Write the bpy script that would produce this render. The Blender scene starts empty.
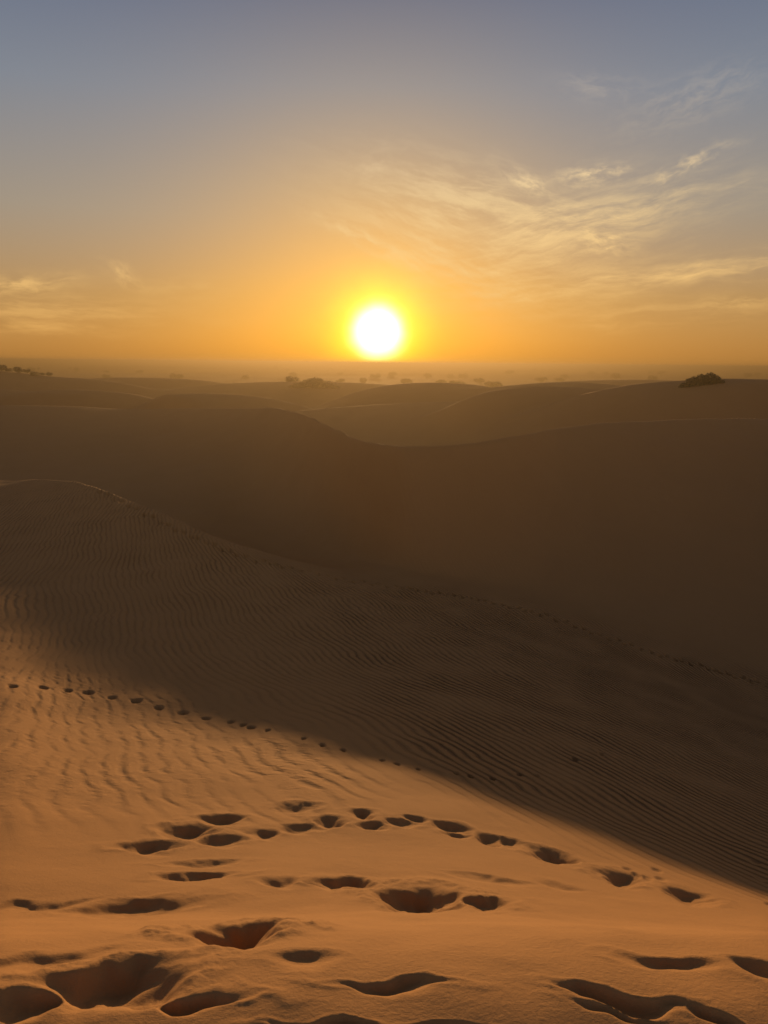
import bpy, math, random
import numpy as np
from mathutils import Matrix, Vector

random.seed(7)
rng = np.random.default_rng(7)
scene = bpy.context.scene
COL = scene.collection
PI = math.pi

# ------------------------------------------------------------------ camera model
W, H, F = 768, 1024, 770.0
CAM_Z = 11.0                       # eye height above the far plain (plain is z = 0)
PITCH = math.atan((512 - 363.2) / F)
ROLL = 0.0098
CP, SP = math.cos(PITCH), math.sin(PITCH)


def pdir(px, py):
    """view direction (x, y, z) through a photo pixel, y = forward"""
    px = np.asarray(px, float); py = np.asarray(py, float)
    u = (px - 384) / F; v = (512 - py) / F
    u, v = u - ROLL * v, v + ROLL * u
    return u, CP + v * SP, -SP + v * CP


SUN_D = np.array([float(c) for c in pdir(378, 332)]); SUN_D /= np.linalg.norm(SUN_D)
SUN_EL = math.asin(SUN_D[2]); SUN_AZ = math.atan2(SUN_D[0], SUN_D[1])


# ------------------------------------------------------------------ noise
def _hash(ix, iy, seed):
    h = (ix.astype(np.int64) * 374761393 + iy.astype(np.int64) * 668265263 + seed * 1442695041) & 0xFFFFFFFF
    h = ((h ^ (h >> 13)) * 1274126177) & 0xFFFFFFFF
    h = ((h ^ (h >> 15)) * 2246822519) & 0xFFFFFFFF
    return ((h ^ (h >> 16)) & 0xFFFFFF) / float(0xFFFFFF)


def perlin(x, y, seed=0):
    x0 = np.floor(x); y0 = np.floor(y)
    fx = x - x0; fy = y - y0
    ux = fx * fx * fx * (fx * (fx * 6 - 15) + 10); uy = fy * fy * fy * (fy * (fy * 6 - 15) + 10)
    out = 0
    for dx in (0, 1):
        for dy in (0, 1):
            a = _hash(x0 + dx, y0 + dy, seed) * 2 * PI
            g = np.cos(a) * (fx - dx) + np.sin(a) * (fy - dy)
            out = out + g * (ux if dx else 1 - ux) * (uy if dy else 1 - uy)
    return out * 1.41


def fbm(x, y, seed=0, octaves=4, gain=0.5):
    s = 0; a = 1.0; f = 1.0
    for i in range(octaves):
        s = s + a * perlin(x * f + 17.3 * i, y * f - 9.1 * i, seed + i)
        a *= gain; f *= 2.03
    return s


def sstep(a, b, x):
    t = np.clip((x - a) / (b - a), 0, 1)
    return t * t * (3 - 2 * t)


def pchip_slopes(x, y):
    h = np.diff(x); d = np.diff(y) / h
    m = np.zeros_like(y)
    for i in range(1, len(x) - 1):
        if d[i - 1] * d[i] > 0:
            w1 = 2 * h[i] + h[i - 1]; w2 = h[i] + 2 * h[i - 1]
            m[i] = (w1 + w2) / (w1 / d[i - 1] + w2 / d[i])
    m[0] = d[0]; m[-1] = d[-1]
    return m


def hermite(x, y, m, q):
    mr, ml = m if isinstance(m, tuple) else (m, m)
    i = np.clip(np.searchsorted(x, q) - 1, 0, len(x) - 2)
    h = x[i + 1] - x[i]; t = np.clip((q - x[i]) / h, 0, 1)
    return ((2 * t**3 - 3 * t**2 + 1) * y[i] + (t**3 - 2 * t**2 + t) * h * mr[i]
            + (-2 * t**3 + 3 * t**2) * y[i + 1] + (t**3 - t**2) * h * ml[i + 1])


def pchip(x, y, q):
    x = np.asarray(x, float); y = np.asarray(y, float)
    return hermite(x, y, pchip_slopes(x, y), np.clip(q, x[0], x[-1]))


# ------------------------------------------------------------------ terrain key curves (surveyed lines on the dunes)
TH = np.radians(np.arange(-180, 180.01, 0.25))


def smooth(a, n):
    if n < 1: return a
    k = np.hanning(2 * n + 3)[1:-1]; k /= k.sum()
    return np.convolve(np.pad(a, n, mode='edge'), k, mode='valid')


def survey(pts, n=4):
    """(column, row, ground distance) points -> radius and height along every azimuth"""
    pts = np.array(pts, float)
    px = np.linspace(pts[0, 0], pts[-1, 0], 400)
    py = pchip(pts[:, 0], pts[:, 1], px); dd = np.exp(pchip(pts[:, 0], np.log(pts[:, 2]), px))
    dx, dy, dz = pdir(px, py)
    th = np.arctan2(dx, dy); s = dd / dy
    r = np.hypot(dx, dy) * s; z = dz * s
    o = np.argsort(th); th, r, z = th[o], r[o], z[o]
    # hold the end values to 60 degrees, meet in the middle behind the camera
    thx = np.concatenate([[-PI, -1.05], th, [1.05, PI]])
    rx = np.concatenate([[(r[0] + r[-1]) / 2, r[0]], r, [r[-1], (r[0] + r[-1]) / 2]])
    zx = np.concatenate([[(z[0] + z[-1]) / 2, z[0]], z, [z[-1], (z[0] + z[-1]) / 2]])
    return smooth(np.interp(TH, thx, rx), n), smooth(np.interp(TH, thx, zx), n)


K1 = survey([(0, 1024, 1.68), (384, 1024, 1.72), (768, 1024, 1.75)])
K2 = survey([(0, 900, 3.35), (384, 900, 3.5), (768, 925, 3.35)])
K3 = survey([(0, 625, 17.0), (60, 645, 15.8), (150, 672, 13.6), (240, 700, 11.6), (400, 757, 8.3), (550, 815, 6.75), (768, 893, 5.8)])
K3b = survey([(0, 560, 24.7), (100, 575, 22.9), (250, 625, 18.2), (400, 670, 15), (550, 715, 13.2), (768, 790, 11.5)])
K4 = survey([(0, 480, 41), (60, 481, 38), (100, 490, 35), (170, 517, 30.3), (250, 555, 26.5), (330, 578, 25), (400, 590, 24.5), (550, 622, 23.5), (768, 690, 22)])
K6 = survey([(0, 405, 112), (70, 406, 110), (130, 409, 106), (200, 408, 88), (270, 408, 71.5), (300, 413, 61.5), (322, 422.5, 50), (340, 431, 41.5), (380, 445, 32.3), (410, 447.5, 30.8), (440, 446.5, 31), (500, 438, 33),
             (560, 428, 38), (620, 421, 41), (700, 417.5, 45), (768, 418.5, 48)], 2)

# trough behind the ridge line K4: a hidden hollow on the left, the open valley floor on the right
left = sstep(0.05, -0.2, TH)
k5r = K4[0] + 3.0 + left * 14; k5z = K4[1] - 0.12 - left * 3.2
k6r, k6z = K6
k7r = k6r + 15; k7z = np.maximum(k6z - 5.2, -10.6)


def profile(th):
    f = lambda a: float(np.interp(th, TH, a))
    R = np.array([0, f(K1[0]), f(K2[0]), f(K3[0]), f(K3b[0]), f(K4[0]), f(k5r), f(k6r), f(k7r)])
    Z = np.array([-1.6, f(K1[1]), f(K2[1]), f(K3[1]), f(K3b[1]), f(K4[1]), f(k5z), f(k6z), f(k7z)])
    return R, Z


# far dunes: (name number, column, row of the top, distance, half width m across, half depth m)
def top(px, py, d):
    dx, dy, dz = pdir(px, py); s = d / dy
    return float(dx * s), d, float(dz * s)


FAR = []
for px, py, d, sx, sy, rot in [
        (205, 395, 122, 14, 11, -0.12),     # dark dune just behind the crest
        (436, 384, 140, 14, 15, 0.0),
        (572, 384, 128, 14, 14, -0.15),
        (740, 382, 73, 14, 9, -0.4),
        (800, 380, 150, 26, 18, 0.0),
        (-22, 371.5, 205, 17, 18, -0.1), (40, 378, 200, 20, 16, 0.1),
        (70, 390, 140, 13, 11, 0.25),
        (145, 377, 250, 24, 20, 0.0),
        (310, 384, 215, 30, 20, 0.1),
        (640, 382, 230, 34, 22, 0.0), (650, 404, 98, 36, 16, -0.2), (548, 390, 90, 9, 8, -0.1),  # last one added to cast shadow on the bush dune's left flank
        (-60, 388, 150, 24, 14, 0.0)]:
    x, y, z = top(px, py, d)
    FAR.append((x, y, z + CAM_Z, sx, sy, rot, 0.45 if d < 100 else 0.3))


def far_bumps(x, y):
    out = []
    for (cx, cy, h, sx, sy, rot, cr) in FAR:
        c, s = math.cos(rot), math.sin(rot)
        a = ((x - cx) * c + (y - cy) * s) / sx; b = (-(x - cx) * s + (y - cy) * c) / sy
        b = np.where(b < 0, b * 0.85, b * 1.7)
        q = np.sqrt(a * a + (np.abs(b) + cr) ** 2) - cr
        out.append(h * 1.0 / (1 + np.exp(np.clip((q - 1.1) * 2.9, -30, 30))) * (1 + math.exp(-1.1 * 2.9)))
    return out


def far_field(x, y):
    b = far_bumps(x, y)
    m = (sum(v**5 for v in b) + 1e-9) ** 0.2
    r = np.hypot(x, y)
    und = fbm(x / 160, y / 120, 31, 3) * (0.8 + 0.9 * sstep(250, 900, r)) * sstep(80, 200, r)
    big = (np.maximum(0, fbm(x / 900, y / 420, 41, 3)) * 4.2) * sstep(500, 1500, r)
    return m + und + big * (1 - sstep(7000, 13000, r)) + 0.3


# ------------------------------------------------------------------ footprints
BASE_CACHE = {}


def base_ray(th, r):
    R, Z = profile(th)
    m = pchip_slopes(R, Z); ml = m.copy(); mr = m.copy()
    # the crest is a blade, softer in the saddle below the sun
    sharp = 1.0 - 0.75 * math.exp(-((math.degrees(th) + 0.5) / 3.6) ** 4)
    ml[7] = sharp * 0.62 * (Z[7] - Z[6]) / (R[7] - R[6]); mr[7] = sharp * 0.95 * (Z[8] - Z[7]) / (R[8] - R[7])
    lf = float(sstep(-0.12, -0.3, th))          # the spur on the left has a crisp lee edge too
    ml[5] += lf * (0.8 * (Z[5] - Z[4]) / (R[5] - R[4]) - ml[5]); mr[5] += lf * (-0.26 - mr[5])
    z = hermite(R, Z, (mr, ml), np.minimum(r, R[-1]))
    x = np.sin(th) * r; y = np.cos(th) * r
    w = sstep(0.35, 1.0, (r - R[7]) / (R[8] - R[7] + 12))
    return np.where(w > 0, z * (1 - w) + (far_field(x, y) - CAM_Z) * w, z)


def ground_at_pixel(px, py, rmax=90):
    dx, dy, dz = [float(v) for v in pdir(px, py)]
    th = math.atan2(dx, dy); hr = math.hypot(dx, dy)
    r = np.exp(np.linspace(math.log(1.0), math.log(rmax), 6000))
    z = base_ray(th, r)
    i = int(np.argmax(z > dz / hr * r))
    return np.sin(th) * r[i], np.cos(th) * r[i], z[i]


def local_graze(px, py):
    x, y, z = ground_at_pixel(px, py); x2, y2, z2 = ground_at_pixel(px, py - 4)
    return math.hypot(math.hypot(x2 - x, y2 - y), z2 - z) / 4.0     # ground metres per photo row


PRINTS = []      # x, y, half length along ang, half width, ang, depth, shape


def add_print(px, py, w, h, depth, rot=0.0, shape=0, hmax=1.6):
    x, y, z = ground_at_pixel(px, py)
    s = math.sqrt(x * x + y * y + z * z)
    k = 1.0 if shape else 1.04
    hw = k * w * s / F / 2
    hl = min((0.8 if shape else 0.62) * h * local_graze(px, py) / 2, hmax * hw)
    if not shape: depth *= 0.62 * rng.uniform(.8, 1.15)
    PRINTS.append((x, y, hw, hl, math.atan2(x, y) + rot, depth, shape))


# deep prints of someone who ran down the slope
for p in [(147, 844, 46, 13, .10), (188, 828, 48, 15, .12), (221, 818, 40, 11, .10), (219, 838, 44, 14, .10),
          (264, 831, 36, 10, .08), (298, 826, 40, 9, .06), (296, 807, 36, 10, .10), (330, 820, 36, 9, .09), (361, 812, 26, 9, .09),
          (376, 822, 30, 8, .08), (403, 820, 34, 7, .08), (412, 816, 26, 6, .07), (450, 822, 34, 8, .10), (456, 829, 24, 6, .07),
          (490, 834, 30, 9, .10), (514, 838, 26, 8, .08), (551, 849, 38, 11, .12), (621, 872, 42, 12, .13), (692, 891, 40, 10, .12),
          (196, 874, 66, 8, .06), (204, 861, 60, 6, .05), (345, 880, 46, 13, .12), (283, 881, 44, 10, .05),
          (421, 893, 76, 32, .24), (487, 901, 52, 14, .12), (243, 929, 84, 44, .25, 0.1, 0, 0.8),
          (495, 875, 70, 7, .035), (560, 880, 40, 8, .03)]:
    add_print(*p)
# churned sand at the photographer's feet
for p in [(110, 972, 118, 46, .14), (24, 998, 70, 30, .10), (178, 993, 110, 24, .07, .3), (135, 905, 110, 16, .08), (40, 903, 80, 8, .04),
          (40, 955, 100, 18, .04), (300, 956, 56, 16, .035), (395, 981, 90, 12, .05), (325, 1024, 80, 18, .06),
          (668, 961, 76, 14, .05), (765, 969, 50, 12, .05), (612, 999, 96, 18, .07), (610, 1014, 70, 8, .03), (712, 1022, 60, 12, .05),
          (450, 1024, 70, 10, .03)]:
    p = p if len(p) == 6 else (*p, 0.0)
    add_print(*p, 0, 0.8)
# the line of single prints across the lit flank, running on into the shade
trk = [(12, 688), (44, 688), (67, 690.5), (89, 692), (113, 697), (135, 700), (158, 705.5), (183, 710), (207, 716.5), (231, 721), (243, 725), (250, 728),
       (269, 731), (304, 740), (322, 746), (343, 750), (381, 760), (397, 764), (418, 769), (455, 771.5), (470, 774), (492, 775), (520, 771), (537, 772), (574, 760), (601, 755)]
for i, (px, py) in enumerate(trk):
    big = {89: 13, 135: 12, 183: 14, 44: 11}.get(px, 9)
    k = 1.0 if px < 260 else 0.72
    add_print(px + rng.uniform(-1.5, 1.5), py, big * k * rng.uniform(.8, 1.15), 3.3 * k, .06 * k + .02, rng.uniform(-.25, .25), 1)
# the long trail that follows the valley fold
tx = [88, 130, 180, 250, 330, 400, 470, 550, 650, 768]
ty = [486, 506, 532, 558, 576, 587, 597, 616, 652, 684]
px = 100.0; side = 1
while px < 790:
    py = float(np.interp(px, tx, ty))
    add_print(px, py + side * rng.uniform(.3, 1.6), 5.4, 2.4, .13 + rng.uniform(-.03, .04), 0, 1)
    side = -side; px += rng.uniform(5.5, 10.5)
for px, py in [(637, 872), (648, 875), (657, 868), (628, 866), (661, 876), (755, 862), (771, 905), (760, 878)]:   # a few light marks by the shadow edge
    add_print(px, py, 11, 3.0, .018, 0, 1)


def detail(x, y, z, r):
    """everything finer than the dune shapes: undulation, footprints, loose sand"""
    near = 1 - sstep(6, 14, r)
    dz = fbm(x / 3.1, y / 3.1, 5, 3) * 0.05 * (1 - sstep(40, 90, r)) * sstep(1.0, 4.0, r)
    dz = dz + fbm(x / 0.85, y / 0.85, 9, 3) * 0.022 * (1 - sstep(3.0, 5.0, r))
    dz = dz + fbm(x / 11, y / 11, 15, 3) * 0.12 * sstep(18, 40, r) * (1 - sstep(70, 100, r))
    wx = fbm(x / 0.28, y / 0.28, 51, 3); wy = fbm(x / 0.28 + 40, y / 0.28, 55, 3)
    tot = np.zeros_like(x); rim = np.zeros_like(x)
    for (cx, cy, hw, hl, ang, dep, shape) in PRINTS:
        R = 3.2 * max(hw, hl)
        m = np.flatnonzero((np.abs(x - cx) < R) & (np.abs(y - cy) < R))
        if m.size == 0: continue
        s, c = math.sin(ang), math.cos(ang)
        k = 0.0 if shape else min(0.068, 0.40 * hw)
        ddx = x[m] - cx + k * wx[m]; ddy = y[m] - cy + k * wy[m]
        a = (ddx * c - ddy * s) / hw              # across the line of sight
        b = (ddx * s + ddy * c) / hl              # away from the photographer
        # steep wall on the far side, gentle run-out on the near side
        bb = np.where(b > 0, b * 1.05, b * 0.5)
        q = np.sqrt(a * a + bb * bb)
        bowl = 1 - sstep(0.12, 1.2, q) if not shape else 1 - sstep(0.3, 1.1, q)
        tot[m] = np.maximum(tot[m], dep * bowl)
        if not shape:
            q2 = np.sqrt(a * a * 0.8 + (b - 0.12) ** 2)
            ring = np.exp(-((q2 - 1.32) / 0.3) ** 2)
            rim[m] = np.maximum(rim[m], dep * 0.11 * ring * (1 - 0.9 * bowl))
    # slumped streaks inside the hollows
    streak = fbm(x / 0.07 + y / 0.4, y / 0.45 - x / 0.9, 71, 4)
    crumb = fbm(x / 0.05, y / 0.05, 75, 3)
    act = np.clip(tot / 0.05, 0, 1)
    edge = np.clip(rim / 0.012, 0, 1) * near
    return (dz - tot * (1 + 0.11 * streak * near) + rim * (1 + 0.6 * wx) + edge * crumb * 0.006
            + act * near * streak * 0.004)


def height_points(x, y):
    x = np.atleast_1d(np.asarray(x, float)); y = np.atleast_1d(np.asarray(y, float))
    return np.array([float(base_ray(math.atan2(a, b), np.array([math.hypot(a, b)]))[0]) for a, b in zip(x, y)]) + CAM_Z


# ------------------------------------------------------------------ terrain grid
th_f = np.arange(-0.64, 0.6401, 0.0017)
th_c = np.linspace(0.64, 2 * PI - 0.64, 200)[1:-1]
th_all = np.concatenate([th_f, th_c])
th_all = np.where(th_all > PI, th_all - 2 * PI, th_all)
rs = [0.12]
while rs[-1] < 15000:
    r = rs[-1]
    g = 0.05 if r < 0.9 else 0.0042 if r < 12 else 0.0046 if r < 32 else 0.0062 if r < 110 else 0.007 if r < 260 else 0.014 if r < 900 else 0.05
    rs.append(r * (1 + g))
rs = np.array(rs)
NC, NR = len(th_all), len(rs)
X = np.empty((NC, NR)); Y = np.empty((NC, NR)); Z = np.empty((NC, NR))
REG = np.empty((NC, NR))
for i, th in enumerate(th_all):
    X[i] = np.sin(th) * rs; Y[i] = np.cos(th) * rs
    Z[i] = base_ray(th, rs)
    R, _ = profile(th)
    REG[i] = np.where(rs < R[5], 0, np.where(rs < R[8], 1, 2))
RR = np.broadcast_to(rs, X.shape)
Z = (Z.ravel() + detail(X.ravel(), Y.ravel(), Z.ravel(), RR.ravel())).reshape(NC, NR) + CAM_Z

# ripple field: phase in radians and strength per vertex
xf, yf = X.ravel(), Y.ravel(); rf = RR.ravel()
warp = fbm(xf / 2.4, yf / 2.4, 81, 3) * 0.16 + fbm(xf / 9, yf / 9, 85, 2) * 0.55 + fbm(xf / 0.8, yf / 1.1, 87, 2) * 0.045
gx, gy = 0.80, 0.60
u = xf * 0.85 + yf * 0.55 + 0.016 * xf * np.minimum(yf, 45) + warp
PH = 2 * PI * u / 0.225
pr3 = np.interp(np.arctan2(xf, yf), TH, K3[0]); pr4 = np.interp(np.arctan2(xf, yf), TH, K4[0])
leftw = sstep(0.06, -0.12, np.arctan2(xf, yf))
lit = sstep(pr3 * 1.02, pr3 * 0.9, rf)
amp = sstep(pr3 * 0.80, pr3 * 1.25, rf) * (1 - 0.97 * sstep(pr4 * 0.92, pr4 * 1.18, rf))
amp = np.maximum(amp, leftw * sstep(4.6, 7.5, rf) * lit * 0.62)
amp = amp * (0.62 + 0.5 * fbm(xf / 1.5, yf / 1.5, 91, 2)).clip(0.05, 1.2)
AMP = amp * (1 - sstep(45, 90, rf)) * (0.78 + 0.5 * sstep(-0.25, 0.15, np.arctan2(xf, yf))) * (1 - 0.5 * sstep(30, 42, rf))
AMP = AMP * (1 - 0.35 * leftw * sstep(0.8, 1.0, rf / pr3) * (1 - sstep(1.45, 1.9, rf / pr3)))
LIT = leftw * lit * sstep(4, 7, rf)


# ------------------------------------------------------------------ node helpers
class NT:
    def __init__(self, tree):
        self.t = tree; self.n = tree.nodes; self.l = tree.links

    def put(self, sock, v):
        if isinstance(v, bpy.types.NodeSocket): self.l.new(v, sock)
        elif isinstance(v, (tuple, list)) and len(v) == 3 and sock.type == 'RGBA': sock.default_value = (*v, 1)
        else: sock.default_value = v

    def math(self, op, a, b=None, c=None, clamp=False):
        nd = self.n.new('ShaderNodeMath'); nd.operation = op; nd.use_clamp = clamp
        for i, v in enumerate((a, b, c)):
            if v is not None: self.put(nd.inputs[i], v)
        return nd.outputs[0]

    def add(self, a, b): return self.math('ADD', a, b)
    def sub(self, a, b): return self.math('SUBTRACT', a, b)
    def mul(self, a, b): return self.math('MULTIPLY', a, b)
    def exp(self, a): return self.math('EXPONENT', a)

    def ss(self, a, b, x):
        nd = self.n.new('ShaderNodeMapRange'); nd.interpolation_type = 'SMOOTHSTEP'
        self.put(nd.inputs[0], x); self.put(nd.inputs[1], a); self.put(nd.inputs[2], b)
        return nd.outputs[0]

    def mix(self, f, a, b, mode='MIX'):
        nd = self.n.new('ShaderNodeMix'); nd.data_type = 'RGBA'; nd.blend_type = mode
        self.put(nd.inputs[0], f); self.put(nd.inputs[6], a); self.put(nd.inputs[7], b)
        return nd.outputs[2]

    def noise(self, vec, scale, detail=3, rough=.5, dist=0.0):
        nd = self.n.new('ShaderNodeTexNoise'); nd.inputs['Scale'].default_value = scale
        nd.inputs['Detail'].default_value = detail; nd.inputs['Roughness'].default_value = rough
        nd.inputs['Distortion'].default_value = dist
        if vec is not None: self.l.new(vec, nd.inputs['Vector'])
        return nd.outputs['Fac']

    def xyz(self, x, y, z):
        nd = self.n.new('ShaderNodeCombineXYZ')
        for i, v in enumerate((x, y, z)): self.put(nd.inputs[i], v)
        return nd.outputs[0]

    def ramp(self, fac, stops):
        nd = self.n.new('ShaderNodeValToRGB'); el = nd.color_ramp.elements
        while len(el) < len(stops): el.new(0.5)
        for e, (p, c) in zip(el, stops): e.position = p; e.color = (*c, 1)
        self.put(nd.inputs[0], fac)
        return nd.outputs[0]


def srgb(r, g, b):
    f = lambda c: c / 12.92 if c <= .04045 else ((c + .055) / 1.055) ** 2.4
    return (f(r / 255), f(g / 255), f(b / 255))


def new_mat(name):
    m = bpy.data.materials.new(name); m.use_nodes = True
    m.node_tree.nodes.clear()
    return m, NT(m.node_tree)


# ------------------------------------------------------------------ sand
def make_sand():
    m, t = new_mat('dune_sand')
    out = t.n.new('ShaderNodeOutputMaterial'); bs = t.n.new('ShaderNodeBsdfPrincipled')
    t.l.new(bs.outputs[0], out.inputs[0])
    bs.inputs['Roughness'].default_value = 0.92
    bs.inputs['Specular IOR Level'].default_value = 0.12
    pos = t.n.new('ShaderNodeTexCoord').outputs['Object']
    a1 = t.n.new('ShaderNodeAttribute'); a1.attribute_name = 'ripple_phase'
    a2 = t.n.new('ShaderNodeAttribute'); a2.attribute_name = 'ripple_amount'
    a3 = t.n.new('ShaderNodeAttribute'); a3.attribute_name = 'ripple_broken'
    n_big = t.noise(pos, 0.35, 4, .55)
    n_mid = t.noise(pos, 3.0, 4, .6)
    n_fine = t.noise(pos, 60.0, 3, .7)
    n_grain = t.noise(pos, 420.0, 2, .8)
    c = t.mix(n_big, (.41, .208, .076), (.47, .25, .098))
    c = t.mix(t.ss(.35, .75, n_mid), c, (.435, .226, .086))
    c = t.mix(t.mul(t.ss(.52, .78, n_grain), .65), c, (.26, .135, .058))
    # ripple shading put into the colour: troughs painted darker
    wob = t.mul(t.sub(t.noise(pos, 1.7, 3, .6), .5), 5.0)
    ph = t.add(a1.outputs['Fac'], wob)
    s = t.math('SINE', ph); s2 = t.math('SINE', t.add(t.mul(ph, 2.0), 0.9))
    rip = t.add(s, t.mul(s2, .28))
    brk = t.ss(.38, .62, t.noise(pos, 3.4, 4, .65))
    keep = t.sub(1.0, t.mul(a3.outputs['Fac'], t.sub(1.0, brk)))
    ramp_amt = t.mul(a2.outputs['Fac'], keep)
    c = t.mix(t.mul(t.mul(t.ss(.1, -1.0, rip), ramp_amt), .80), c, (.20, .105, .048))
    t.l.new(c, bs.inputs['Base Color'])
    hgt = t.mul(t.mul(rip, ramp_amt), 0.032)
    hgt = t.add(hgt, t.mul(n_mid, .012))
    hgt = t.add(hgt, t.mul(n_fine, .0032))
    hgt = t.add(hgt, t.mul(n_grain, .0010))
    b = t.n.new('ShaderNodeBump'); b.inputs['Strength'].default_value = 1.0; b.inputs['Distance'].default_value = 1.0
    t.l.new(hgt, b.inputs['Height'])
    t.l.new(b.outputs[0], bs.inputs['Normal'])
    return m


SAND = make_sand()

# ------------------------------------------------------------------ cut the sheet into dunes and plain (they share their edges)
bump = np.array(far_bumps(xf, yf)).reshape(len(FAR), NC, NR)
lead = bump.argmax(0); val = bump.max(0)
top_h = np.array([f[2] for f in FAR])[lead]
REG = np.where((REG == 2) & (val > 0.22 * top_h) & (RR < 330), 3 + lead, REG).astype(int)
idx = np.arange(NC * NR).reshape(NC, NR)
i0 = idx; i1 = np.roll(idx, -1, axis=0)
quads = np.stack([i0[:, :-1], i0[:, 1:], i1[:, 1:], i1[:, :-1]], -1).reshape(-1, 4)
freg = REG[:, :-1].reshape(-1)
V = np.stack([xf, yf, Z.ravel()], -1)


def ground_object(name, mask, extra=None):
    q = quads[mask]
    used, inv = np.unique(q, return_inverse=True)
    inv = inv.reshape(-1, 4)
    me = bpy.data.meshes.new(name)
    nv = len(used); nf = len(q)
    me.vertices.add(nv); me.vertices.foreach_set('co', V[used].astype(np.float32).ravel())
    me.loops.add(nf * 4); me.loops.foreach_set('vertex_index', inv[:, ::-1].astype(np.int32).ravel())
    me.polygons.add(nf)
    me.polygons.foreach_set('loop_start', (np.arange(nf) * 4).astype(np.int32))
    me.polygons.foreach_set('use_smooth', np.ones(nf, bool))
    me.update(calc_edges=True)
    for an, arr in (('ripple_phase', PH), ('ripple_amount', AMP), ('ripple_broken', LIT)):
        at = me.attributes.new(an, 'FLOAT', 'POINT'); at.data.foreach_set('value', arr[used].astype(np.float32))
    me.materials.append(SAND)
    o = bpy.data.objects.new(name, me); COL.objects.link(o)
    o['kind'] = 'structure'
    return o


o = ground_object('sand_dune', freg == 0); o['label'] = 'near dune with churned footprints and half shaded rippled flank'; o['category'] = 'dune'
o = ground_object('sand_dune', freg == 1); o['label'] = 'large shaded dune whose curved crest crosses the middle of the view'; o['category'] = 'dune'
FAR_LABEL = ['dark dune just behind the left part of the main crest', 'rounded hazy dune below the sun', 'rounded hazy dune right of the one below the sun',
             'dune carrying the dark bush on the right', 'dune at the right edge behind the bush', 'dune at the left edge dotted with scrub', 'low shoulder right of the scrub dotted dune at the left edge',
             'small dune with pale slip on the left behind the main crest', 'long low dune far left on the plain', 'low dune with mounds of scrub left of the sun',
             'low dune far behind the bush', 'broad low swell of sand behind the right part of the main crest', 'small added dune between the two rounded hazy dunes that shades the flank in front', 'dune beyond the left edge']
for k in range(len(FAR)):
    m = freg == 3 + k
    if m.sum() > 20:
        o = ground_object('sand_dune', m); o['label'] = FAR_LABEL[k]; o['category'] = 'dune'
o = ground_object('desert_plain', freg == 2); o['label'] = 'flat hazy desert plain reaching to the horizon'; o['category'] = 'plain'


# ------------------------------------------------------------------ shrubs and trees
def leaf_mat(name, col):
    m, t = new_mat(name)
    out = t.n.new('ShaderNodeOutputMaterial'); bs = t.n.new('ShaderNodeBsdfPrincipled')
    t.l.new(bs.outputs[0], out.inputs[0]); bs.inputs['Roughness'].default_value = .7
    pos = t.n.new('ShaderNodeTexCoord').outputs['Object']
    n = t.noise(pos, 2.2, 4, .6)
    t.l.new(t.mix(n, tuple(c * .6 for c in col), tuple(c * 1.3 for c in col)), bs.inputs['Base Color'])
    return m


LEAF = leaf_mat('dark_leaves', (.036, .038, .016))
DRY = leaf_mat('dry_scrub_leaves', (.10, .085, .045))
BARK = leaf_mat('shrub_bark', (.12, .085, .055))


def mesh_obj(name, verts, faces, mat, parent=None):
    me = bpy.data.meshes.new(name); me.from_pydata([tuple(v) for v in verts], [], faces); me.update()
    me.materials.append(mat)
    o = bpy.data.objects.new(name, me); COL.objects.link(o)
    if parent: o.parent = parent
    return o


def foliage(lobes, n, leaf, seed):
    """many small leaf sprays scattered through the lobes: (x, y, z, rx, ry, rz)"""
    rg = np.random.default_rng(seed)
    vs, fs = [], []
    vol = np.array([l[3] * l[4] * l[5] for l in lobes]) ** 0.7; vol /= vol.sum()
    for li, l in enumerate(lobes):
        for _ in range(int(n * vol[li])):
            d = rg.normal(size=3); d /= np.linalg.norm(d)
            rad = rg.uniform(.35, 1.0) ** .5 * rg.uniform(.85, 1.1)
            p = np.array(l[:3]) + d * rad * np.array(l[3:])
            if p[2] < 0.02: p[2] = rg.uniform(0.02, .3)
            a = rg.normal(size=3); a /= np.linalg.norm(a)
            b = np.cross(a, d + rg.normal(size=3) * .5); b /= np.linalg.norm(b) + 1e-6
            s = leaf * rg.uniform(.6, 1.4)
            k = len(vs)
            vs += [p - a * s - b * s * .15, p - b * s * .45, p + a * s, p + b * s * .45 + a * s * .1]
            fs.append((k, k + 1, k + 2, k + 3))
    return vs, fs


def stems(lobes, rad, seed, base_spread=.25):
    rg = np.random.default_rng(seed); vs, fs = [], []
    for l in lobes:
        a = np.array([l[0] * base_spread, l[1] * base_spread, -0.25]); e = np.array([l[0], l[1], l[2] + l[5] * .3])
        N = 5; ring = 6
        k0 = len(vs)
        for j in range(N):
            tt = j / (N - 1)
            c = a + (e - a) * tt + np.array([0, 0, .18 * math.sin(PI * tt)]) + rg.normal(size=3) * .04 * (0 < j < N - 1)
            rr = rad * (1 - .8 * tt)
            for q in range(ring):
                an = 2 * PI * q / ring
                vs.append(c + np.array([math.cos(an) * rr, math.sin(an) * rr, 0]))
        for j in range(N - 1):
            for q in range(ring):
                fs.append((k0 + j * ring + q, k0 + j * ring + (q + 1) % ring, k0 + (j + 1) * ring + (q + 1) % ring, k0 + (j + 1) * ring + q))
    return vs, fs


def plant(name, lobes, n, leaf, rad, seed, mat, spread=.25):
    root = bpy.data.objects.new(name, None); COL.objects.link(root); root.empty_display_size = .3
    v, f = foliage(lobes, n, leaf, seed); mesh_obj('crown', v, f, mat, root)
    v, f = stems(lobes, rad, seed + 1, spread); mesh_obj('trunk', v, f, BARK, root)
    return root


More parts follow.
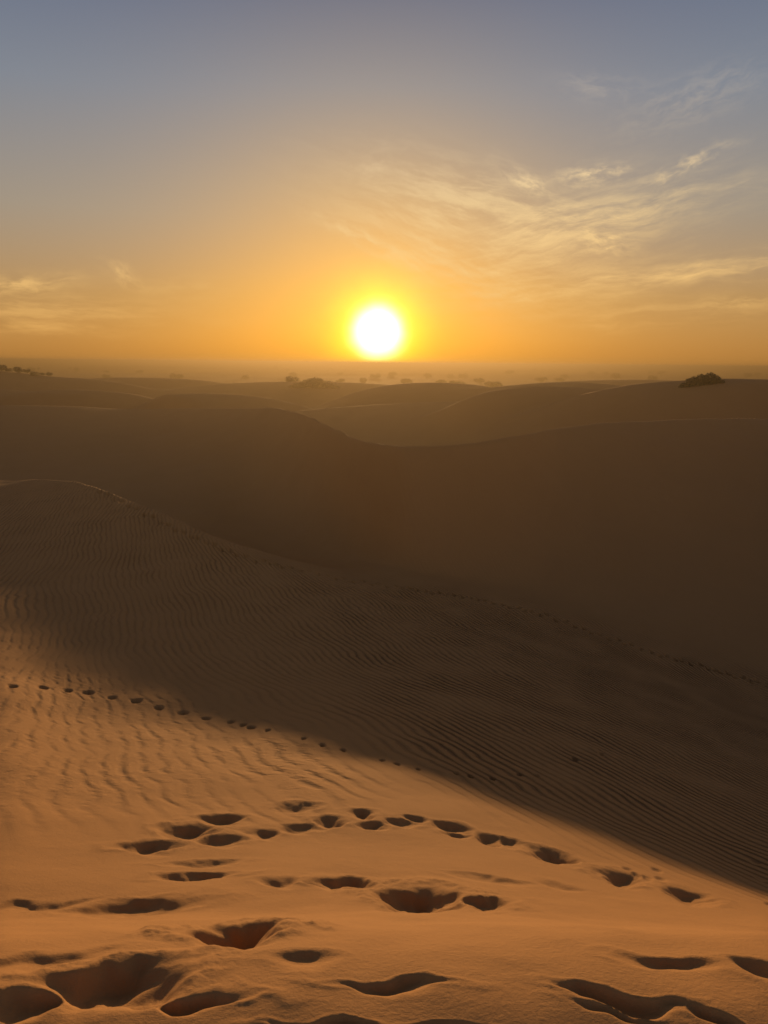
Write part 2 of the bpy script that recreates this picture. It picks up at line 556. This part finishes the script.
def dup(root):
    r = root.copy(); COL.objects.link(r)
    for ch in root.children:
        c = ch.copy(); COL.objects.link(c); c.parent = r
    return r


def place(o, px, d, scale, label, cat, group=None, rz=None, sink=.05):
    dx, dy, dz = [float(v) for v in pdir(px, 380)]
    x, y = dx / dy * d, d
    z = float(height_points(x, y)[0])
    o.location = (x, y, z - sink * scale); o.rotation_euler = (0, 0, rng.uniform(0, 6.28) if rz is None else rz)
    o.scale = (scale, scale, scale * rng.uniform(.9, 1.1))
    o['label'] = label; o['category'] = cat
    if group: o['group'] = group
    return o


# the dark bush on the right-hand dune: a stepped row of lobes highest right of the middle
bush_lobes = [(-3.3, 0, .2, .6, .7, .3), (-2.4, -.4, .4, .8, .7, .5), (-1.3, -.4, .5, .9, .7, .6), (-.2, -.4, .5, .9, .7, .6), (.9, -.4, .55, 1.0, .7, .7), (2.0, -.4, .45, .9, .7, .55), (-2.9, .1, .45, .75, .9, .5), (-2.2, -.2, 1.0, .8, 1.0, .75), (-1.5, .3, 1.25, .7, .9, .75), (-.55, 0, 1.45, .75, 1.1, .95),
              (.15, -.3, 1.2, .6, 1.0, .8), (.75, .1, 1.65, .95, 1.1, 1.0), (1.6, .1, 1.35, .85, 1.0, .85), (2.35, 0, .85, .75, .9, .65), (3.0, .1, .5, .65, .8, .45)]
b = plant('desert_bush', bush_lobes, 11000, .115, .07, 11, LEAF, .5)
place(b, 705, 71.8, .62, 'dark dense spreading bush on the crest of the right hand dune', 'bush', rz=-.03, sink=.75)
b.scale = (.61, .61, .56)

# prototypes for scrub and far trees
def lobes_random(rg, n, w, h, base=0.0):
    return [(rg.uniform(-w, w) * .6, rg.uniform(-w, w) * .6, base + h * rg.uniform(.35, .65), w * rg.uniform(.35, .6), w * rg.uniform(.35, .6), h * rg.uniform(.25, .42)) for _ in range(n)]


rg = np.random.default_rng(3)
scrub = [plant('scrub_shrub', lobes_random(rg, 6, 1.2, 1.3), 700, .13, .05, 100 + i, DRY, .4) for i in range(3)]
tree = [plant('acacia_tree', lobes_random(rg, 7, 2.0, 1.9, 0.45), 900, .2, .11, 200 + i, LEAF, .3) for i in range(3)]
used = set()


def get(pool, i):
    p = pool[i % len(pool)]
    if p.name in used: return dup(p)
    used.add(p.name); return p


# scrub one can point at
single = [
    (660, 178, 1.6, 'small dark shrub on the sand left of the big bush'),
    (668, 420, 2.4, 'pale hazy shrub behind and above the small dark shrub by the big bush'),
    (745, 330, 2.2, 'hazy flat shrub on the plain right of the big bush'),
    (762, 330, 2.6, 'hazy taller shrub near the right edge of the view'),
    (2, 200, 1.5, 'big scrub clump at the very left edge on the dune top'),
    (9, 204, 1.0, 'small scrub second from the left edge on the dune top'),
    (18, 200, 1.3, 'wide scrub third from the left edge on the left dune'),
    (27, 203, .9, 'small scrub midway along the slope of the left dune'),
    (35, 198, 1.1, 'low scrub right of the wide one on the left dune'),
    (43, 203, .7, 'tiny scrub near the right foot of the left dune'),
    (50, 200, .9, 'low scrub on the right shoulder of the scrub dotted left dune'),
    (85, 235, 1.3, 'lone dark scrub on the sand right of the left dune'),
    (68, 117, .8, 'small low shrub peeking over the main crest on the left'),
    (97, 118, .8, 'small low shrub right of the other one peeking over the main crest'),
    (292, 222, 2.0, 'bushy scrub on the left shoulder of the mound left of the sun'),
    (326, 226, 1.6, 'scrub on the right shoulder of the mound left of the sun'),
    (238, 260, 1.7, 'hazy shrub on the plain far left of the scrub mound'),
    (250, 300, 2.4, 'hazy shrub right of the far left shrub on the plain'),
]
for i, (px, d, s, lab) in enumerate(single):
    o = place(get(scrub, i), px, d, s, lab, 'shrub')
    if s > 4: o.scale.z *= .5; o.location.z -= .3
mound = plant('scrub_shrub', [(0, 0, .6, 1.7, 1.4, .75), (-1.5, 0, .35, 1.2, 1.0, .5), (1.5, .1, .4, 1.3, 1.0, .5), (.4, 0, .95, 1.0, 1.0, .5), (-2.5, 0, .15, .8, .8, .3), (2.6, 0, .15, .8, .8, .3)], 4500, .1, .07, 150, DRY, .12)
place(mound, 313, 200, 2.0, 'broad rounded scrub mound on the plain left of the sun', 'shrub', rz=0, sink=.1)
trees_1 = [(442, 360, 1.5, 'hazy tree on the plain directly right of the sun'), (456, 330, 1.7, 'hazy broad tree beside the one right of the sun'),
           (495, 310, 1.8, 'hazy tree standing above the gap between the two round dunes'), (480, 420, 1.6, 'thin hazy tree behind the gap between the two round dunes'),
           (406, 380, 1.6, 'hazy low tree under the right rim of the sun'), (340, 400, 1.5, 'hazy tree just left of the sun reflection haze'),
           (393, 620, 1.9, 'small far tree straight below the sun')]
for i, (px, d, s, lab) in enumerate(trees_1):
    place(get(tree, i), px, d, s, lab, 'tree')
# the scatter on the plain that nothing tells apart
n = 0
while n < 70:
    px = rng.uniform(-40, 808); d = float(np.exp(rng.uniform(math.log(420), math.log(2600))))
    pool = scrub if rng.random() < .55 else tree
    if pool is scrub:
        place(get(scrub, n), px, d, rng.uniform(2.2, 4.0), 'tiny hazy shrub among many on the far plain', 'shrub', 'shrubs on the far plain', sink=.15)
    else:
        place(get(tree, n), px, d, rng.uniform(1.4, 2.7), 'tiny hazy tree among many on the far plain', 'tree', 'trees on the far plain', sink=.2)
    n += 1

# ------------------------------------------------------------------ haze
HAZE_DENS = 2.4e-3
hx = 15600
v = [(sx * hx, sy * hx, z) for z in (V[:, 2].min() - 1.0, CAM_Z + 1.2) for sx, sy in ((-1, -1), (1, -1), (1, 1), (-1, 1))]
f = [(3, 2, 1, 0), (4, 5, 6, 7), (0, 1, 5, 4), (1, 2, 6, 5), (2, 3, 7, 6), (3, 0, 4, 7)]
mh, t = new_mat('dusty_air')
out = t.n.new('ShaderNodeOutputMaterial'); vol = t.n.new('ShaderNodeVolumePrincipled')
vol.inputs['Color'].default_value = (.152, .124, .077, 1)
vol.inputs['Density'].default_value = HAZE_DENS
vol.inputs['Anisotropy'].default_value = 0.66
t.l.new(vol.outputs[0], out.inputs['Volume'])
hz = mesh_obj('haze', v, f, mh); hz['kind'] = 'stuff'; hz['label'] = 'dusty evening haze over the desert'; hz['category'] = 'haze'

# ------------------------------------------------------------------ sky
world = bpy.data.worlds.new('World'); scene.world = world; world.use_nodes = True
world.node_tree.nodes.clear()
t = NT(world.node_tree)
out = t.n.new('ShaderNodeOutputWorld'); bg = t.n.new('ShaderNodeBackground'); t.l.new(bg.outputs[0], out.inputs[0])
tc = t.n.new('ShaderNodeTexCoord').outputs['Generated']
nrm = t.n.new('ShaderNodeVectorMath'); nrm.operation = 'NORMALIZE'; t.l.new(tc, nrm.inputs[0])
sep = t.n.new('ShaderNodeSeparateXYZ'); t.l.new(nrm.outputs[0], sep.inputs[0])
dx, dy, dz = sep.outputs
R2D = 180 / PI
el = t.mul(t.math('ARCSINE', dz), R2D)
az = t.mul(t.math('ARCTAN2', dx, dy), R2D)
dot = t.n.new('ShaderNodeVectorMath'); dot.operation = 'DOT_PRODUCT'
t.l.new(nrm.outputs[0], dot.inputs[0]); dot.inputs[1].default_value = tuple(SUN_D)
ang = t.mul(t.math('ARCCOSINE', t.math('MINIMUM', dot.outputs['Value'], .9999999)), R2D)
sky = t.n.new('ShaderNodeTexSky'); sky.sky_type = 'NISHITA'; sky.sun_disc = False
sky.sun_elevation = SUN_EL; sky.sun_rotation = SUN_AZ
sky.air_density = 1.0; sky.dust_density = 2.0; sky.ozone_density = 1.5; sky.altitude = 100
SKY_STR = 0.10
SKYMODE = 1
# dusty evening sky: colour by height above the horizon, warmer towards the sun
e01 = t.math('DIVIDE', el, 90.0, clamp=True)
S = lambda *c: tuple(v / SKY_STR for v in srgb(*c))
cool = t.ramp(e01, [(0.0, S(190, 134, 66)), (0.05, S(184, 143, 92)), (0.11, S(163, 150, 134)), (0.19, S(131, 139, 152)), (0.27, S(96, 109, 137)), (0.38, S(84, 90, 106)), (0.55, S(56, 58, 66)), (1.0, S(42, 42, 47))])
warm = t.ramp(e01, [(0.0, S(222, 156, 58)), (0.06, S(220, 165, 80)), (0.13, S(192, 164, 124)), (0.20, S(148, 147, 148)), (0.27, S(100, 109, 132)), (0.38, S(84, 90, 106)), (0.55, S(56, 58, 66)), (1.0, S(42, 42, 47))])
daz = t.math('ABSOLUTE', t.sub(az, SUN_AZ * R2D))
wf = t.exp(t.mul(t.math('POWER', t.math('DIVIDE', daz, 12.5), 2.0), -1.0))
grad = t.mix(wf, cool, warm)
# sky away from the sun is brightened, added fill for the shaded slopes
grad = t.mix(t.ss(45, 110, ang), grad, t.mix(1.0, grad, (1.4, 1.36, 1.44), 'MULTIPLY'))
base = t.mix(0.80, sky.outputs[0], grad)
col = base


# ---- cirrus: strokes of torn ice cloud, each at its own bearing and height
def azel(px, py):
    a, b, c = [float(q) for q in pdir(px, py)]
    n = math.sqrt(a * a + b * b + c * c)
    return math.degrees(math.atan2(a, b)), math.degrees(math.asin(c / n))


cvec = t.xyz(t.mul(az, .11), t.mul(el, .11), 0.0)
wn = t.n.new('ShaderNodeTexNoise'); wn.inputs['Scale'].default_value = 2.2; wn.inputs['Detail'].default_value = 4; t.l.new(cvec, wn.inputs['Vector'])
wsep = t.n.new('ShaderNodeSeparateColor'); t.l.new(wn.outputs['Color'], wsep.inputs[0])
azw = t.add(az, t.mul(t.sub(wsep.outputs[0], .5), 1.4)); elw = t.add(el, t.mul(t.sub(wsep.outputs[1], .5), 1.2))


wn2 = t.n.new('ShaderNodeTexNoise'); wn2.inputs['Scale'].default_value = 6.5; wn2.inputs['Detail'].default_value = 4; t.l.new(cvec, wn2.inputs['Vector'])
ws2 = t.n.new('ShaderNodeSeparateColor'); t.l.new(wn2.outputs['Color'], ws2.inputs[0])
azs = t.add(az, t.mul(t.sub(ws2.outputs[0], .5), 1.0)); els = t.add(el, t.mul(t.sub(ws2.outputs[1], .5), .8))


def stroke(px, py, length, width, rot, strength, seed, stretch=5.0, lo=.38, hi=.68):
    ca, ce = azel(px, py)
    c, s = math.cos(math.radians(rot)), math.sin(math.radians(rot))
    pa = t.sub(azs if length < 5 else azw, ca); pe = t.sub(els if length < 5 else elw, ce)
    a = t.add(t.mul(pa, c), t.mul(pe, s)); b = t.sub(t.mul(pe, c), t.mul(pa, s))
    fall = t.exp(t.mul(t.add(t.math('POWER', t.math('DIVIDE', a, length), 2.0), t.math('POWER', t.math('DIVIDE', b, width), 2.0)), -1.0))
    n = t.noise(t.xyz(t.math('DIVIDE', a, stretch), b, seed), 1.25, 8, .66, .15)
    return t.mul(t.mul(t.ss(lo, hi, n), fall), strength)


strokes = [   # column, row, half length deg, half width deg, tilt, strength, seed, stretch
    (525, 182, 1.9, .50, -28, .95, 3.1, 2.5), (594, 174, 2.2, .60, 4, .95, 5.7, 2.5), (683, 166, 2.4, .45, 20, .8, 8.2, 3), (605, 243, 1.7, .60, -14, .95, 11.3, 2.2),
    (370, 243, 3.8, .5, -24, .9, 13.9, 4), (690, 100, 4.2, 1.3, 14, .20, 15.2, 3), (600, 88, 2.6, .7, -8, .22, 17.4, 3),
    (640, 208, 6.0, .9, 10, .45, 21.2, 5), (700, 270, 6.5, .8, 4, .5, 23.5, 6), (620, 285, 6.0, .8, 8, .5, 26.8, 6),
    (480, 200, 7.5, 2.0, -12, .62, 29.1, 5), (560, 235, 8, 2.2, 12, .62, 31.4, 6), (450, 250, 7.0, 2.2, -22, .62, 35.0, 5), (520, 290, 8, 1.7, 2, .5, 37.7, 6),
    (650, 318, 7, .8, 4, .40, 41.1, 7), (740, 302, 3.0, .5, 2, .38, 43.0, 4),
    (15, 284, 3.4, .6, 6, .62, 47.7, 4), (124, 275, 1.3, .55, -35, .55, 49.9, 2), (60, 312, 8.0, 1.1, 0, .40, 53.2, 7), (190, 290, 3.0, .8, 0, .18, 57.7, 4), (30, 325, 6.0, .6, -2, .35, 61.0, 7),
    (372, 165, 2.0, .9, 25, .22, 66.0, 2)]
tot = None
for s_ in strokes:
    v_ = stroke(*s_); tot = v_ if tot is None else t.add(tot, v_)
tot = t.math('MINIMUM', t.mul(tot, 1.15), .9)
ccol = t.ramp(t.math('DIVIDE', el, 20.0, clamp=True), [(0.0, S(240, 176, 88)), (.25, S(244, 196, 122)), (.55, S(238, 206, 152)), (1.0, S(206, 192, 178))])
col = t.mix(tot, col, ccol)

bl = t.noise(t.xyz(t.mul(az, 0.55), t.mul(el, 0.55), 4.0), 1.0, 2, .5)
ang = t.mul(ang, t.add(0.93, t.mul(bl, 0.14)))
# ---- the sun itself: overexposed core and its aureole
def lobe(width, power=2.0):
    return t.exp(t.mul(t.math('POWER', t.math('DIVIDE', ang, width), power), -1.0))


def addc(a, fac, c):
    return t.mix(1.0, a, t.mix(fac, (0, 0, 0), c), 'ADD')


col = addc(col, lobe(13.0, 1.5), tuple(q / SKY_STR for q in (.05, .016, .0)))
col = addc(col, lobe(4.8, 1.6), tuple(q / SKY_STR for q in (.17, .10, .0)))
col = addc(col, lobe(2.95, 2.3), tuple(q / SKY_STR for q in (.7, .72, .0)))
col = addc(col, lobe(1.62, 3.4), tuple(q / SKY_STR for q in (3.5, 3.2, 2.2)))
t.l.new(col, bg.inputs[0]); bg.inputs[1].default_value = SKY_STR
world.cycles.sampling_method = 'MANUAL'; world.cycles.sample_map_resolution = 1024

# ------------------------------------------------------------------ sun lamp
sl = bpy.data.lights.new('sun', 'SUN'); sl.energy = 5.0; sl.angle = math.radians(0.95); sl.color = (1.0, .59, .24)
so = bpy.data.objects.new('sun', sl); COL.objects.link(so)
so.rotation_euler = Vector(SUN_D).to_track_quat('Z', 'Y').to_euler()
so.location = (0, 30, 60)

# ------------------------------------------------------------------ camera
cd = bpy.data.cameras.new('camera'); cam = bpy.data.objects.new('camera', cd); COL.objects.link(cam)
cd.sensor_fit = 'VERTICAL'; cd.sensor_height = 24.0; cd.lens = 24.0 * F / H
cd.clip_start = .05; cd.clip_end = 60000
fw = Vector((0, CP, -SP)); up = Vector((0, SP, CP)); rt = Vector((1, 0, 0))
r2 = (rt + up * ROLL).normalized(); u2 = (up - rt * ROLL).normalized()
M = Matrix((r2, u2, -fw)).transposed().to_4x4(); M.translation = (0, 0, CAM_Z)
cam.matrix_world = M
scene.camera = cam

# ------------------------------------------------------------------ render settings
scene.render.engine = 'CYCLES'
scene.view_settings.view_transform = 'Standard'; scene.view_settings.look = 'None'
scene.view_settings.exposure = 0.0; scene.view_settings.gamma = 1.0; scene.view_settings.use_curve_mapping = False
cy = scene.cycles
cy.max_bounces = 5; cy.diffuse_bounces = 3; cy.glossy_bounces = 2; cy.volume_bounces = 0; cy.transparent_max_bounces = 8
cy.use_denoising = True
cy.sample_clamp_indirect = 4.0
